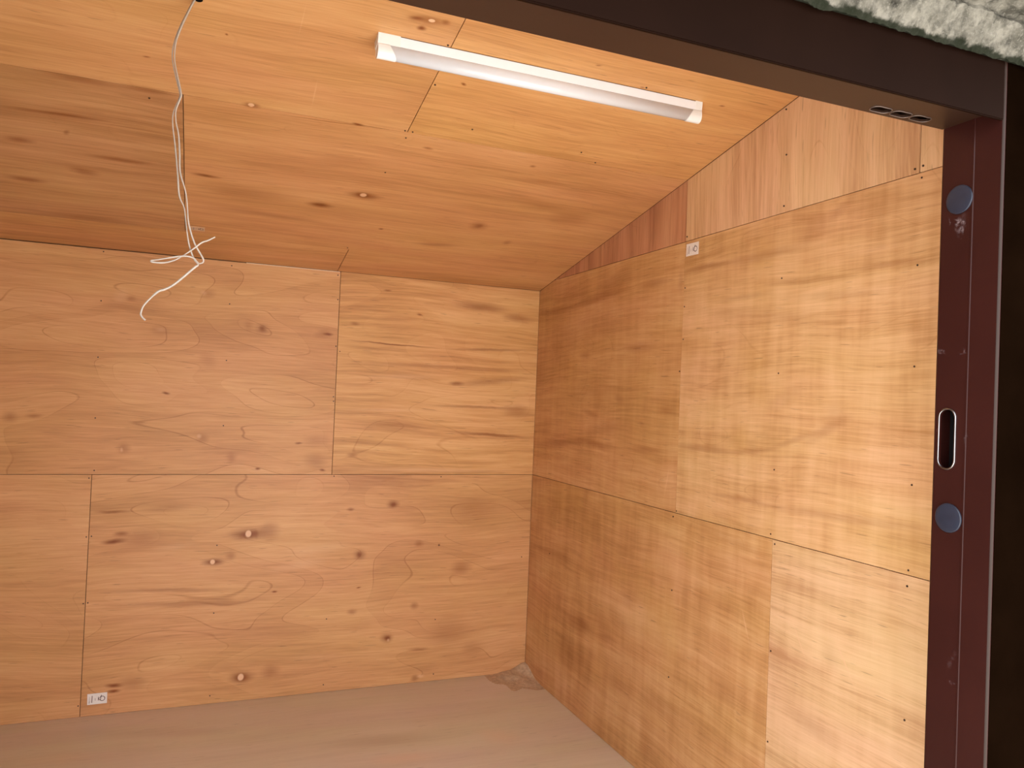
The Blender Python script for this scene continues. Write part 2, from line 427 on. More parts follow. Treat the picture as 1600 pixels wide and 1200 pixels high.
def plywood(name, light, mid, dark, seed, vertical=False, contour=0.0, streak=1.0, chatter=0.0,
            feats=(), rough=0.48, fibre=1.0):
    g = NT(name)
    tc = g.n('ShaderNodeTexCoord')
    obj = tc.outputs['Object']
    flat = g.vmath('MULTIPLY', obj, (1, 1, 0))
    if vertical:
        base = g.mapping(flat, (seed * 3.7, seed * 1.9, seed), (0, 0, math.pi / 2))
    else:
        base = g.mapping(flat, (seed * 3.7, seed * 1.9, seed))
    # slow wander of the grain
    wcol = g.noise(g.vmath('MULTIPLY', base, (1.1, 2.2, 1)), 1.0, 2.0, 0.5, color=True)
    woff = g.vmath('MULTIPLY', g.vmath('SUBTRACT', wcol, (0.5, 0.5, 0.5)), (0.15, 0.10, 0))
    P = g.vmath('ADD', base, woff)
    st1 = g.noise(g.vmath('MULTIPLY', P, (0.9, 11.0, 1)), 1.0, 4.0, 0.55)
    st2 = g.noise(g.vmath('MULTIPLY', P, (2.2, 48.0, 1)), 1.0, 3.0, 0.6)
    fib = g.noise(g.vmath('MULTIPLY', P, (9.0, 330.0, 1)), 1.0, 2.0, 0.6)
    st3 = g.noise(g.vmath('MULTIPLY', P, (5.0, 120.0, 1)), 1.0, 3.0, 0.6)
    pore = g.noise(g.vmath('MULTIPLY', P, (13.0, 210.0, 1)), 1.0, 1.0, 0.5)
    blot = g.noise(g.vmath('MULTIPLY', P, (1.6, 3.2, 1)), 1.0, 2.0, 0.5)
    v = g.math('ADD', g.math('MULTIPLY', g.mr(st1, 0.28, 0.72, -1, 1), 0.22 * streak),
               g.math('MULTIPLY', g.mr(blot, 0.28, 0.72, -1, 1), 0.17))
    v = g.math('ADD', v, g.math('MULTIPLY', g.mr(st2, 0.28, 0.72, -1, 1), 0.14 * streak))
    v = g.math('ADD', v, g.math('MULTIPLY', g.mr(st3, 0.28, 0.72, -1, 1), 0.13 * fibre))
    v = g.math('ADD', v, g.math('MULTIPLY', g.mr(fib, 0.25, 0.75, -1, 1), 0.14 * fibre))
    if chatter:
        ch = g.noise(g.vmath('MULTIPLY', base, (26.0, 3.2, 1)), 1.0, 3.0, 0.55)
        ch2 = g.noise(g.vmath('MULTIPLY', base, (9.0, 6.0, 1)), 1.0, 2.0, 0.5)
        v = g.math('ADD', v, g.math('MULTIPLY', g.mr(ch, 0.3, 0.7, -1, 1), 0.16 * chatter))
        v = g.math('ADD', v, g.math('MULTIPLY', g.mr(ch2, 0.3, 0.7, -1, 1), 0.15 * chatter))
    if contour:
        cn = g.noise(g.vmath('MULTIPLY', P, (1.7, 4.6, 1)), 1.0, 1.0, 0.4, dist=0.35)
        sc_ = g.math('MULTIPLY', cn, 9.0)
        fr = g.math('FRACT', sc_)
        rnd = g.n('ShaderNodeTexWhiteNoise', noise_dimensions='1D')
        g.l(g.math('FLOOR', sc_), rnd.inputs['W'])
        band = g.mr(rnd.outputs['Value'], 0, 1, -1, 1)
        d = g.math('ABSOLUTE', g.math('SUBTRACT', fr, 0.5))
        line = g.mr(d, 0.47, 0.5, 0.0, 1.0, True)
        patch = g.mr(g.noise(g.vmath('MULTIPLY', base, (2.6, 4.0, 1)), 1.0, 1.0, 0.5), 0.40, 0.60, 0.1, 1.0, True)
        v = g.math('SUBTRACT', v, g.math('MULTIPLY', g.math('MULTIPLY', line, patch), 0.45 * contour))
        v = g.math('ADD', v, g.math('MULTIPLY', band, 0.075 * contour))
    t = g.math('ADD', g.math('MULTIPLY', v, 1.18), 0.5, clamp=True)
    cr = g.n('ShaderNodeValToRGB')
    g.l(t, cr.inputs[0])
    e = cr.color_ramp.elements
    e[0].position, e[0].color = 0.0, (*dark, 1)
    e[1].position, e[1].color = 1.0, (*light, 1)
    k = e.new(0.5)
    k.color = (*mid, 1)
    col = cr.outputs[0]
    hue = g.noise(g.vmath('MULTIPLY', P, (1.5, 5.0, 1)), 1.0, 3.0, 0.55)
    col = g.mix(1.0, col, g.mix(g.mr(hue, 0.32, 0.68, 0, 1), (1.02, 0.98, 1.0), (0.99, 1.02, 0.92)), 'MULTIPLY')
    if chatter:
        yel = g.noise(g.vmath('MULTIPLY', base, (5.0, 4.0, 1)), 1.0, 2.0, 0.5)
        col = g.mix(g.mr(yel, 0.52, 0.72, 0, 0.35 * chatter, True), col, (0.58, 0.33, 0.105))
    # short dark pores
    pm = g.mr(pore, 0.69, 0.78, 0.0, 0.45, True)
    col = g.mix(pm, col, tuple(c * 0.45 for c in dark))
    if feats:
        wv = g.noise(obj, 22.0, 2.0, 0.6, color=True)
        wv2 = g.noise(g.vmath('MULTIPLY', obj, (3.0, 9.0, 1)), 1.0, 2.0, 0.6, color=True)
        fp = g.vmath('ADD', flat, g.vmath('MULTIPLY', g.vmath('SUBTRACT', wv, (0.5, 0.5, 0.5)), (0.012, 0.007, 0)))
        fp = g.vmath('ADD', fp, g.vmath('MULTIPLY', g.vmath('SUBTRACT', wv2, (0.5, 0.5, 0.5)), (0.016, 0.014, 0)))
        dk, lt = g.features(fp, [f for f in feats if f[6] == 'd'])[0], g.features(flat, [f for f in feats if f[6] == 'l'])[1]
        if dk is not None:
            col = g.mix(dk, col, (0.21, 0.050, 0.004))
        if lt is not None:
            col = g.mix(lt, col, (0.76, 0.47, 0.275))
    g.l(col, g.b.inputs['Base Color'])
    g.b.inputs['Roughness'].default_value = rough
    g.b.inputs['Specular IOR Level'].default_value = 0.35
    bp = g.n('ShaderNodeBump')
    bp.inputs['Strength'].default_value = 0.12
    bp.inputs['Distance'].default_value = 0.001
    g.l(fib, bp.inputs['Height'])
    g.l(bp.outputs[0], g.b.inputs['Normal'])
    return g.m

def plain(name, col, rough=0.5, metal=0.0, spec=0.5, vary=0.0, scale=40.0, bump=0.0, feats=None, featcol=(0.5, 0.45, 0.42)):
    g = NT(name)
    tc = g.n('ShaderNodeTexCoord')
    nz = g.noise(tc.outputs['Object'], scale, 4.0, 0.6)
    lo, hi = tuple(c * (1 - vary) for c in col), tuple(min(1, c * (1 + vary)) for c in col)
    c = g.mix(g.mr(nz, 0.3, 0.7, 0, 1), lo, hi)
    if feats:
        flat = g.vmath('MULTIPLY', tc.outputs['Object'], (1, 1, 0))
        wv = g.noise(tc.outputs['Object'], 60.0, 3.0, 0.6, color=True)
        fp = g.vmath('ADD', flat, g.vmath('MULTIPLY', g.vmath('SUBTRACT', wv, (0.5, 0.5, 0.5)), (0.03, 0.03, 0)))
        _, lt = g.features(fp, feats)
        brk = g.mr(g.noise(tc.outputs['Object'], 90.0, 3.0, 0.7), 0.38, 0.62, 0.0, 1.0, True)
        c = g.mix(g.math('MULTIPLY', lt, brk), c, featcol)
    g.l(c, g.b.inputs['Base Color'])
    g.b.inputs['Roughness'].default_value = rough
    g.b.inputs['Metallic'].default_value = metal
    g.b.inputs['Specular IOR Level'].default_value = spec
    if bump:
        bp = g.n('ShaderNodeBump')
        bp.inputs['Strength'].default_value = bump
        bp.inputs['Distance'].default_value = 0.002
        g.l(nz, bp.inputs['Height'])
        g.l(bp.outputs[0], g.b.inputs['Normal'])
    return g.m

M_BACKING = plain('dark batten wood', (0.10, 0.045, 0.018), 0.8, vary=0.2)
M_SCREW = plain('brown screw head', (0.035, 0.014, 0.006), 0.5)
M_PAINT = plain('brown door paint', (0.0075, 0.0030, 0.0017), 0.55, spec=0.02, vary=0.10, scale=6.0)
M_SOFFIT = plain('brown soffit paint', (0.026, 0.0115, 0.0065), 0.42, spec=0.25, vary=0.06, scale=6.0)
M_HIGHLIGHT = plain('edge highlight paint', (0.028, 0.016, 0.012), 0.4, spec=0.18)
M_SIDING = plain('dark brown siding paint', (0.0030, 0.0013, 0.0006), 0.7, spec=0.0, vary=0.3, scale=5.0)
M_VOID = plain('black hollow', (0.004, 0.003, 0.003), 0.9, spec=0.1)
M_PLUG = plain('slate plastic', (0.018, 0.021, 0.034), 0.32, spec=0.4, vary=0.12, scale=60)
M_CHROME = plain('worn chrome', (0.30, 0.29, 0.29), 0.3, metal=1.0, vary=0.15)
M_BRONZE = plain('dull bronze', (0.16, 0.12, 0.10), 0.4, metal=0.6)
M_WHITE = plain('white enamel', (0.86, 0.88, 0.92), 0.4, vary=0.01)
M_DIFF = plain('milky diffuser', (0.72, 0.745, 0.79), 0.22, spec=0.6, vary=0.01)
M_CAP = plain('ivory plastic', (0.86, 0.87, 0.86), 0.35, vary=0.01)
M_CABLE = plain('white cable sheath', (0.44, 0.385, 0.33), 0.45, vary=0.10)
M_PAPER = plain('white paper', (0.80, 0.74, 0.68), 0.7, vary=0.03)
M_INK = plain('dark brown ink', (0.07, 0.03, 0.025), 0.7)
M_INK2 = plain('faded grey ink', (0.34, 0.27, 0.24), 0.7)
M_PALE = plain('pale gap light', (0.78, 0.60, 0.42), 0.7, vary=0.05)

# ---------------------------------------------------------------- plywood shell
PINK = ((0.71, 0.40, 0.19), (0.59, 0.30, 0.125), (0.41, 0.185, 0.068))
GOLD = ((0.74, 0.435, 0.20), (0.62, 0.325, 0.125), (0.42, 0.19, 0.062))
OLIVE = ((0.68, 0.41, 0.205), (0.56, 0.30, 0.125), (0.39, 0.185, 0.065))
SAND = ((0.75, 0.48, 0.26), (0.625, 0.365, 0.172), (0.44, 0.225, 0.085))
ROSE = ((0.62, 0.33, 0.19), (0.50, 0.24, 0.125), (0.33, 0.14, 0.07))
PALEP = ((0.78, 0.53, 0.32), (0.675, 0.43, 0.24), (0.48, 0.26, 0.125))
BROWN = ((0.62, 0.35, 0.17), (0.50, 0.26, 0.112), (0.335, 0.152, 0.056))

def sheet(parent, wall, poly, pal, seed, out=0.0, thick=0.0055, **kw):
    us = [p[0] for p in poly]; vs2 = [p[1] for p in poly]
    cu, cv = (min(us) + max(us)) / 2, (min(vs2) + max(vs2)) / 2
    fs = []
    for f in FEATURES[wall]:
        if min(us) - 0.02 < f[0] < max(us) + 0.02 and min(vs2) - 0.02 < f[1] < max(vs2) + 0.02:
            soft = wall == 'R' and f[6] == 'd'
            fs.append((f[0] - cu, f[1] - cv, f[2], f[3] * (1.35 if soft else 1), f[4] * (1.5 if soft else 1), f[5] * 0.62 if soft else (f[5] if f[6] == 'l' else min(0.95, f[5] * 1.35)), f[6]))
    mat = plywood('plywood ' + str(seed), *pal, seed, feats=fs, **kw)
    bm = bmesh.new()
    prism(bm, [(p[0] - cu, p[1] - cv) for p in poly], -thick, out)
    return mesh_obj('plywood_sheet', bm, mat, parent, FR[wall] @ Matrix.Translation((cu, cv, 0)))

def rect(u0, u1, v0, v1):
    return [(u0 + GAP, v0 + GAP), (u1 - GAP, v0 + GAP), (u1 - GAP, v1 - GAP), (u0 + GAP, v1 - GAP)]

def backing(name, wall, u0, u1, v0, v1, t=0.05):
    bm = bmesh.new()
    box(bm, (u0, v0, -t), (u1, v1, -0.0056))
    o = mesh_obj(name, bm, M_BACKING, None, FR[wall])
    return tag(o, kind='structure')

wall_back = backing('wall_back', 'B', XL - 0.05, 0.05, -0.1, H + 0.03)
sheet(wall_back, 'B', rect(-0.9217, 0.0, ZJ, H), GOLD, 1.3, 0.0012, contour=0.55, streak=1.25)
sheet(wall_back, 'B', rect(-2.742, -0.9217, ZJ, H - 0.002), PINK, 2.1, 0.0, contour=1.0, streak=0.6)
sheet(wall_back, 'B', rect(XL, -2.742, ZJ, H), PINK, 3.7, 0.0, contour=0.5, streak=0.8)
sheet(wall_back, 'B', rect(-1.8149, 0.0, 0.0, ZJ), PINK, 4.2, 0.0, contour=0.8, streak=0.6)
sheet(wall_back, 'B', rect(XL, -1.8149, 0.0, ZJ), PINK, 5.9, 0.0005, contour=0.3, streak=0.7)

wall_right = backing('wall_right', 'R', -0.05, -YF + 0.02, -0.1, H + 0.55)
sheet(wall_right, 'R', clip_top(rect(0.0, 1.1648, ZJ, ZK)), OLIVE, 6.3, 0.0, contour=0.25, streak=0.8, chatter=0.55)
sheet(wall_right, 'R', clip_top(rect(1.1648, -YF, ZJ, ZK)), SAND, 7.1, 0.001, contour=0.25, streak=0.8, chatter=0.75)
sheet(wall_right, 'R', rect(0.0, 1.6243, 0.0, ZJ), OLIVE, 8.8, 0.0, contour=0.15, streak=0.8, chatter=0.8)
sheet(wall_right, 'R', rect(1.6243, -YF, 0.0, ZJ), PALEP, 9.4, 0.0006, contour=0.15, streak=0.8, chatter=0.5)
sheet(wall_right, 'R', clip_top(rect(0.10, 1.1648, ZK, 2.4)), ROSE, 10.6, 0.0, vertical=True, contour=0.2, streak=1.3)
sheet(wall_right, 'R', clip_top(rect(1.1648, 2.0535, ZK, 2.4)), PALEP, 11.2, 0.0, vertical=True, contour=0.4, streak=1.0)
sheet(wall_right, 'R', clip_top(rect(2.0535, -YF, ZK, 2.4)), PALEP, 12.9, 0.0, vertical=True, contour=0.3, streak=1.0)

VF = -YF * SQ
VA, VB, VC = 0.253 * SQ, 1.161 * SQ, 2.07 * SQ
ceiling = backing('ceiling', 'C', XL - 0.05, 0.05, -0.05, VF + 0.08)
sheet(ceiling, 'C', rect(-0.936, 0.0, 0.0, VA), PINK, 13.3, 0.0, contour=0.1, streak=1.0)
sheet(ceiling, 'C', rect(-2.756, -0.936, 0.0, VA), PINK, 14.8, 0.0, contour=0.1, streak=1.0)
sheet(ceiling, 'C', rect(XL, -2.756, 0.0, VA), PINK, 15.1, 0.0)
sheet(ceiling, 'C', rect(-1.527, 0.0, VA, VB), PINK, 16.7, 0.0005, contour=0.2, streak=0.75)
sheet(ceiling, 'C', rect(-3.347, -1.527, VA, VB), BROWN, 17.2, 0.0, contour=0.1, streak=1.15)
sheet(ceiling, 'C', rect(XL, -3.347, VA, VB), PINK, 18.4, 0.0)
sheet(ceiling, 'C', rect(-0.943, 0.0, VB, VC), GOLD, 19.5, 0.0, contour=0.15, streak=0.6)
sheet(ceiling, 'C', rect(-2.763, -0.943, VB, VC), PINK, 20.9, 0.0, contour=0.15, streak=0.7)
sheet(ceiling, 'C', rect(XL, -2.763, VB, VC), PINK, 21.6, 0.0)
sheet(ceiling, 'C', rect(XL, 0.0, VC, VF), PINK, 22.3, 0.0)

FLOORP = ((0.68, 0.595, 0.48), (0.62, 0.53, 0.41), (0.54, 0.445, 0.335))
bm = bmesh.new()
box(bm, (XL - 0.05, YO, -0.11), (0.05, 0.05, 0.0))
floor = mesh_obj('floor', bm, plywood('floor board', *FLOORP, 23.8, contour=0.0, streak=0.55, fibre=0.6,
                                       feats=[f for f in FEATURES['F']], rough=0.38))
tag(floor, kind='structure')

ply_hidden = plywood('plywood side', *PINK, 24.4)
bm = bmesh.new()
box(bm, (XL - 0.05, YO, -0.1), (XL, 0.05, H + 0.6))
tag(mesh_obj('wall_left', bm, ply_hidden), kind='structure')
bm = bmesh.new()
box(bm, (XJ + 0.06, YO + 0.006, -0.1), (0.35, YF - 0.0005, 1.90))
box(bm, (XL - 0.05, YO + 0.006, -0.1), (XO - 0.06, YF - 0.0005, 1.90))
box(bm, (XL - 0.05, YO + 0.006, 1.90), (0.35, YF - 0.0005, 2.42))
wall_front = tag(mesh_obj('wall_front', bm, plain('pale grey wall panel', (0.62, 0.61, 0.58), 0.6, vary=0.03)), kind='structure')  # inner side unseen, pale grey chosen to bounce neutral light
bm = bmesh.new()
box(bm, (XJ + 0.005, YO - 0.001, -0.1), (1.4, YO + 0.0055, 2.42))
mesh_obj('siding', bm, M_SIDING, wall_front)
bm = bmesh.new()
box(bm, (XL - 0.05, YO - 0.001, -0.1), (XO - 0.005, YO + 0.0055, 2.42))
mesh_obj('siding', bm, M_SIDING, wall_front)

# ground outside the door, sunlit pale concrete
bm = bmesh.new()
box(bm, (-14, -16, -0.3), (10, YO - 0.0005, -0.14))
tag(mesh_obj('ground', bm, plain('pale concrete paving', (0.48, 0.465, 0.44), 0.85, vary=0.12, scale=2.0)), kind='structure')

# pale strips painted in for the line of light between back wall and ceiling
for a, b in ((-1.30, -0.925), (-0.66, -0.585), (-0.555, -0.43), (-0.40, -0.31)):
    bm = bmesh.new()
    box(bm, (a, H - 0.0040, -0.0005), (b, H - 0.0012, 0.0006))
    mesh_obj('gap_light_strip', bm, M_PALE, wall_back, FR['B'])

# screws
SCREWS = {
 'B': [(-1.813, 1.754), (-1.813, 1.567), (-1.814, 1.353), (-1.813, 1.123), (-1.808, 0.925), (-1.355, 1.747), (-1.356, 1.593), (-1.358, 1.366), (-1.358, 1.105), (-0.933, 1.75), (-0.929, 1.647), (-0.928, 1.45), (-0.911, 1.429), (-0.929, 1.237), (-0.928, 1.218), (-1.824, 0.896), (-1.823, 0.675), (-1.806, 0.677), (-1.822, 0.425), (-1.807, 0.427), (-1.822, 0.043), (-1.361, 0.628), (-1.361, 0.359), (-1.361, 0.032), (-0.912, 0.903), (-0.917, 0.305), (-0.918, 0.031), (-0.443, 0.9), (-0.439, 0.597), (-0.442, 0.27), (-0.44, 0.03), (-0.039, 0.53)],
 'R': [(1.62, 2.083), (1.627, 1.956), (1.624, 1.816), (1.626, 1.618), (1.626, 1.359), (1.622, 1.097), (1.617, 0.922), (2.041, 1.809), (2.062, 1.811), (2.06, 1.785), (2.056, 1.592), (2.056, 1.368), (2.059, 1.108), (2.057, 0.921), (2.055, 0.886), (2.059, 0.596), (1.633, 0.611), (1.634, 0.898), (1.633, 0.369), (1.173, 1.812), (1.173, 1.644), (1.173, 1.583), (1.173, 1.476), (1.158, 1.372), (1.17, 0.917), (1.152, 0.896), (1.16, 0.658), (1.16, 0.377), (0.22, 0.588)],
 'C': [(-1.607, 1.141), (-1.535, 1.21), (-0.952, 1.598), (-0.935, 1.435), (-0.951, 1.194), (-0.929, 1.194), (-0.939, 1.157), (-0.947, 0.932), (-0.774, 1.261), (-0.419, 1.241), (-0.348, 1.197), (-0.944, 0.276), (-0.414, 1.601)],
}
bm = bmesh.new()
bmesh.ops.create_cone(bm, cap_ends=True, segments=10, radius1=0.0028, radius2=0.0022, depth=0.0026)
screw_me = bpy.data.meshes.new('screw_head')
bm.to_mesh(screw_me); bm.free()
screw_me.materials.append(M_SCREW)
for w, par in (('B', wall_back), ('R', wall_right), ('C', ceiling)):
    for u, v in SCREWS[w]:
        o = bpy.data.objects.new('screw_head', screw_me)
        COL.objects.link(o)
        mw = FR[w] @ Matrix.Translation((u, v, 0.0006))
        o.parent = par
        o.matrix_parent_inverse = FR[w].inverted()
        o.matrix_basis = mw

# ---------------------------------------------------------------- door frame
def stadium(cx, cy, hx, hy, n=10):
    """rounded slot outline, long axis whichever is larger"""
    pts = []
    if hy >= hx:
        for i in range(n + 1):
            a = math.pi * i / n
            pts.append((cx + hx * math.cos(a), cy + hy - hx + hx * math.sin(a)))
        for i in range(n + 1):
            a = math.pi + math.pi * i / n
            pts.append((cx + hx * math.cos(a), cy - hy + hx + hx * math.sin(a)))
    else:
        for i in range(n + 1):
            a = -math.pi / 2 + math.pi * i / n
            pts.append((cx + hx - hy + hy * math.cos(a), cy + hy * math.sin(a)))
        for i in range(n + 1):
            a = math.pi / 2 + math.pi * i / n
            pts.append((cx - hx + hy + hy * math.cos(a), cy + hy * math.sin(a)))
    return pts

def plate_with_holes(bm, outer, holes, depth):
    edges = []
    for loop in [outer] + holes:
        vv = [bm.verts.new((p[0], p[1], 0)) for p in loop]
        es = [bm.edges.new((vv[i], vv[(i + 1) % len(vv)])) for i in range(len(vv))]
        edges += es
        if loop is not outer:
            lo = [bm.verts.new((p[0], p[1], -depth)) for p in loop]
            for i in range(len(vv)):
                j = (i + 1) % len(vv)
                bm.faces.new((vv[j], vv[i], lo[i], lo[j]))
    bmesh.ops.triangle_fill(bm, edges=edges, use_beauty=True, use_dissolve=False, normal=(0, 0, 1))

def strip(bm, prof, z0, z1):
    """sheet-metal profile (list of (u, n)) swept along v"""
    a = [bm.verts.new((p[0], z0, p[1])) for p in prof]
    b = [bm.verts.new((p[0], z1, p[1])) for p in prof]
    for i in range(len(prof) - 1):
        bm.faces.new((a[i], a[i + 1], b[i + 1], b[i]))

def tube_loop(bm, pts, r, seg=8, closed=True, flat=None):
    """round (or flat oval) section along a path"""
    pts = [Vector(p) for p in pts]
    n = len(pts)
    rings = []
    up = Vector((0.3, 1, 0.2)).normalized()
    for i, p in enumerate(pts):
        if closed: t = pts[(i + 1) % n] - pts[i - 1]
        else: t = pts[min(i + 1, n - 1)] - pts[max(i - 1, 0)]
        t.normalize()
        s = t.cross(up).normalized()
        w = s.cross(t).normalized()
        rr = r if not isinstance(r, (list, tuple)) else r[i]
        fl = flat if flat else 1.0
        rings.append([bm.verts.new(p + s * rr * math.cos(2 * math.pi * k / seg) + w * rr * fl * math.sin(2 * math.pi * k / seg)) for k in range(seg)])
    for i in range(n if closed else n - 1):
        a, b = rings[i], rings[(i + 1) % n]
        for k in range(seg):
            bm.faces.new((a[k], a[(k + 1) % seg], b[(k + 1) % seg], b[k]))
    if not closed:
        bm.faces.new(rings[0][::-1]); bm.faces.new(rings[-1])
    bmesh.ops.recalc_face_normals(bm, faces=bm.faces[:])

door = empty('door_1', (-1.1, YO + 0.06, 0))
tag(door, 'dark brown painted metal door frame around the open doorway', kind='structure')
FJ = frame((XJ, 0, 0), (0, -1, 0), (0, 0, 1))     # u = -y, v = z, n = -x
U0, U1, UG = -YF, -YO, 2.336
scuff = [(2.3135, 1.607, 1.2, 0.024, 0.010, 0.75, 'l'), (2.319, 1.600, 1.4, 0.02, 0.006, 0.6, 'l'), (2.311, 1.617, 0.1, 0.012, 0.004, 0.7, 'l'),
         (2.289, 1.617, 1.4, 0.008, 0.002, 0.4, 'l'), (2.283, 1.377, -0.2, 0.012, 0.006, 0.35, 'l'), (2.325, 1.378, 0.7, 0.010, 0.003, 0.3, 'l'), (2.337, 1.22, 1.57, 0.012, 0.0016, 0.7, 'l'),
         (2.326, 0.79, 1.45, 0.010, 0.003, 0.35, 'l'), (2.283, 1.237, 1.5, 0.006, 0.002, 0.8, 'l'), (2.322, 0.83, 1.2, 0.03, 0.006, 0.12, 'l')]
M_JAMB = plain('scuffed brown door paint', (0.027, 0.0065, 0.0050), 0.36, spec=0.18, vary=0.10, scale=6.0, feats=scuff, featcol=(0.20, 0.15, 0.155))
bm = bmesh.new()
z0, z1 = -0.12, ZH
strip(bm, [(U0, -0.075), (U0, -0.005), (U0 + 0.0014, -0.0014), (U0 + 0.005, 0.0)], z0, z1)
plate_with_holes(bm, [(U0 + 0.005, z0), (UG - 0.002, z0), (UG - 0.002, z1), (U0 + 0.005, z1)], [stadium(2.300, 1.221, 0.0155, 0.0535)], 0.004)
arc = [(U1 - 0.0045 + 0.0045 * math.sin(a), -0.0045 + 0.0045 * math.cos(a)) for a in [i * math.pi / 12 for i in range(7)]]
strip(bm, [(UG - 0.002, 0.0), (UG - 0.001, 0.0012), (UG + 0.001, 0.0012), (UG + 0.002, 0.0)] + arc + [(U1, -0.075)], z0, z1)
strip(bm, [(2.355, 0.0)] + arc + [(U1, -0.04)], z1, 1.895)
bmesh.ops.remove_doubles(bm, verts=bm.verts[:], dist=1e-5)
bmesh.ops.recalc_face_normals(bm, faces=bm.faces[:])
jamb = mesh_obj('jamb', bm, M_JAMB, door, FJ)
bm = bmesh.new()
strip(bm, [(p[0] + 0.0004, p[1] + 0.0004) for p in arc[1:6]], z0, 1.893)  # lighter strip painted as the highlight on the jamb's rounded edge
bmesh.ops.recalc_face_normals(bm, faces=bm.faces[:])
mesh_obj('edge_highlight', bm, M_HIGHLIGHT, jamb, FJ, smooth=True)
bm = bmesh.new()
box(bm, (2.281, 1.15, -0.058), (2.320, 1.29, -0.0305))
mesh_obj('lock_pocket', bm, M_VOID, jamb, FJ)

def plug(v, u, tilt):
    bm = bmesh.new()
    R_, n = 0.0262, 40
    prof = [(R_, 0.0002), (R_, 0.0018), (R_ * 0.985, 0.0027), (R_ * 0.93, 0.0032), (R_ * 0.5, 0.0036)]
    rings = [[bm.verts.new((r * math.cos(2 * math.pi * k / n), r * math.sin(2 * math.pi * k / n), h)) for k in range(n)] for r, h in prof]
    for a, b in zip(rings, rings[1:]):
        for k in range(n):
            bm.faces.new((a[k], a[(k + 1) % n], b[(k + 1) % n], b[k]))
    bm.faces.new(rings[-1])
    mw = FJ @ Matrix.Translation((u, v, 0)) @ Matrix.Rotation(tilt, 4, 'X')
    return mesh_obj('hole_plug', bm, M_PLUG, jamb, mw, smooth=True)
plug(1.6535, 2.3112, math.radians(-1.0))['label'] = 'round slate blue plastic plug above the lock slot'
plug(1.0795, 2.3080, math.radians(1.0))['label'] = 'round slate blue plastic plug below the lock slot'
bm = bmesh.new()
tube_loop(bm, [(p[0], p[1], 0.0012) for p in stadium(2.300, 1.221, 0.0165, 0.0545, 14)], 0.0017)
sr = mesh_obj('lock_slot_rim', bm, M_CHROME, jamb, FJ, smooth=True)
sr['label'] = 'chrome rim of the upright lock slot'

# far jamb, outside the picture
bm = bmesh.new()
box(bm, (XO - 0.07, YO, -0.12), (XO, YF, ZH))
mesh_obj('jamb', bm, M_PAINT, door)

# door head: soffit with three slots, hanging lip and fascia
FS = frame((0, 0, ZH), (1, 0, 0), (0, -1, 0))     # u = x, v = -y, n = -z
bm = bmesh.new()
slots = [(-0.375, 2.291), (-0.328, 2.2915), (-0.282, 2.292)]
plate_with_holes(bm, [(XO, U0 + 0.002), (XJ, U0 + 0.002), (XJ, U1 - 0.004), (XO, U1 - 0.004)], [stadium(c, d, 0.0215, 0.0108) for c, d in slots], 0.004)
box(bm, (XO, U0, -0.10), (XJ, U0 + 0.002, 0.0))
bmesh.ops.recalc_face_normals(bm, faces=bm.faces[:])
soffit = mesh_obj('head_soffit', bm, M_SOFFIT, door, FS)
for c, d in slots:
    bm = bmesh.new()
    tube_loop(bm, [(p[0], p[1], 0.0006) for p in stadium(c, d, 0.0215, 0.0108)], 0.0009, 6)
    s_ = mesh_obj('slot_rim', bm, M_BRONZE, soffit, FS, smooth=True)
    bm = bmesh.new()
    box(bm, (c - 0.022, d - 0.011, -0.03), (c + 0.022, d + 0.011, -0.012))
    mesh_obj('slot_pocket', bm, M_VOID, soffit, FS)
bm = bmesh.new()
box(bm, (XO, YO, 1.773), (XJ - 0.001, YO + 0.007, 1.895))
bmesh.ops.bevel(bm, geom=bm.edges[:], offset=0.0016, segments=2, affect='EDGES')
mesh_obj('head_fascia', bm, M_PAINT, door)
bm = bmesh.new()
box(bm, (XO, YO + 0.0072, 1.7795), (XJ - 0.002, YO + 0.013, ZH))
mesh_obj('head_lip', bm, M_PAINT, door)

# ---------------------------------------------------------------- rough concrete canopy above the doorway
def concrete():
    g = NT('weathered concrete')
    tc = g.n('ShaderNodeTexCoord')
    o = tc.outputs['Object']
    a = g.noise(o, 30.0, 5.0, 0.6)
    b = g.noise(g.vmath('MULTIPLY', o, (46, 24, 46)), 1.0, 5.0, 0.65)
    c = g.noise(o, 210.0, 3.0, 0.7)
    col = g.mix(g.mr(a, 0.36, 0.64, 0, 1), (0.055, 0.051, 0.040), (0.165, 0.153, 0.126))
    col = g.mix(g.mr(b, 0.48, 0.66, 0, 0.7), col, (0.030, 0.028, 0.023))
    col = g.mix(g.mr(c, 0.54, 0.70, 0, 0.55), col, (0.20, 0.187, 0.158))
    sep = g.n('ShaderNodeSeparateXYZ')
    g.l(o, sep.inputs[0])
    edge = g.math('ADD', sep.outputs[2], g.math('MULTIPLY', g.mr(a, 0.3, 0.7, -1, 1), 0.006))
    dark_edge = g.mr(edge, 1.881, 1.873, 0.0, 0.92, True)  # dark green tone towards the lower edge
    col = g.mix(dark_edge, col, (0.006, 0.008, 0.0035))
    g.l(col, g.b.inputs['Base Color'])
    g.b.inputs['Roughness'].default_value = 0.92
    g.b.inputs['Specular IOR Level'].default_value = 0.05
    bp = g.n('ShaderNodeBump')
    bp.inputs['Strength'].default_value = 0.35
    bp.inputs['Distance'].default_value = 0.002
    g.l(g.math('ADD', a, g.math('MULTIPLY', c, 0.5)), bp.inputs['Height'])
    g.l(bp.outputs[0], g.b.inputs['Normal'])
    return g.m

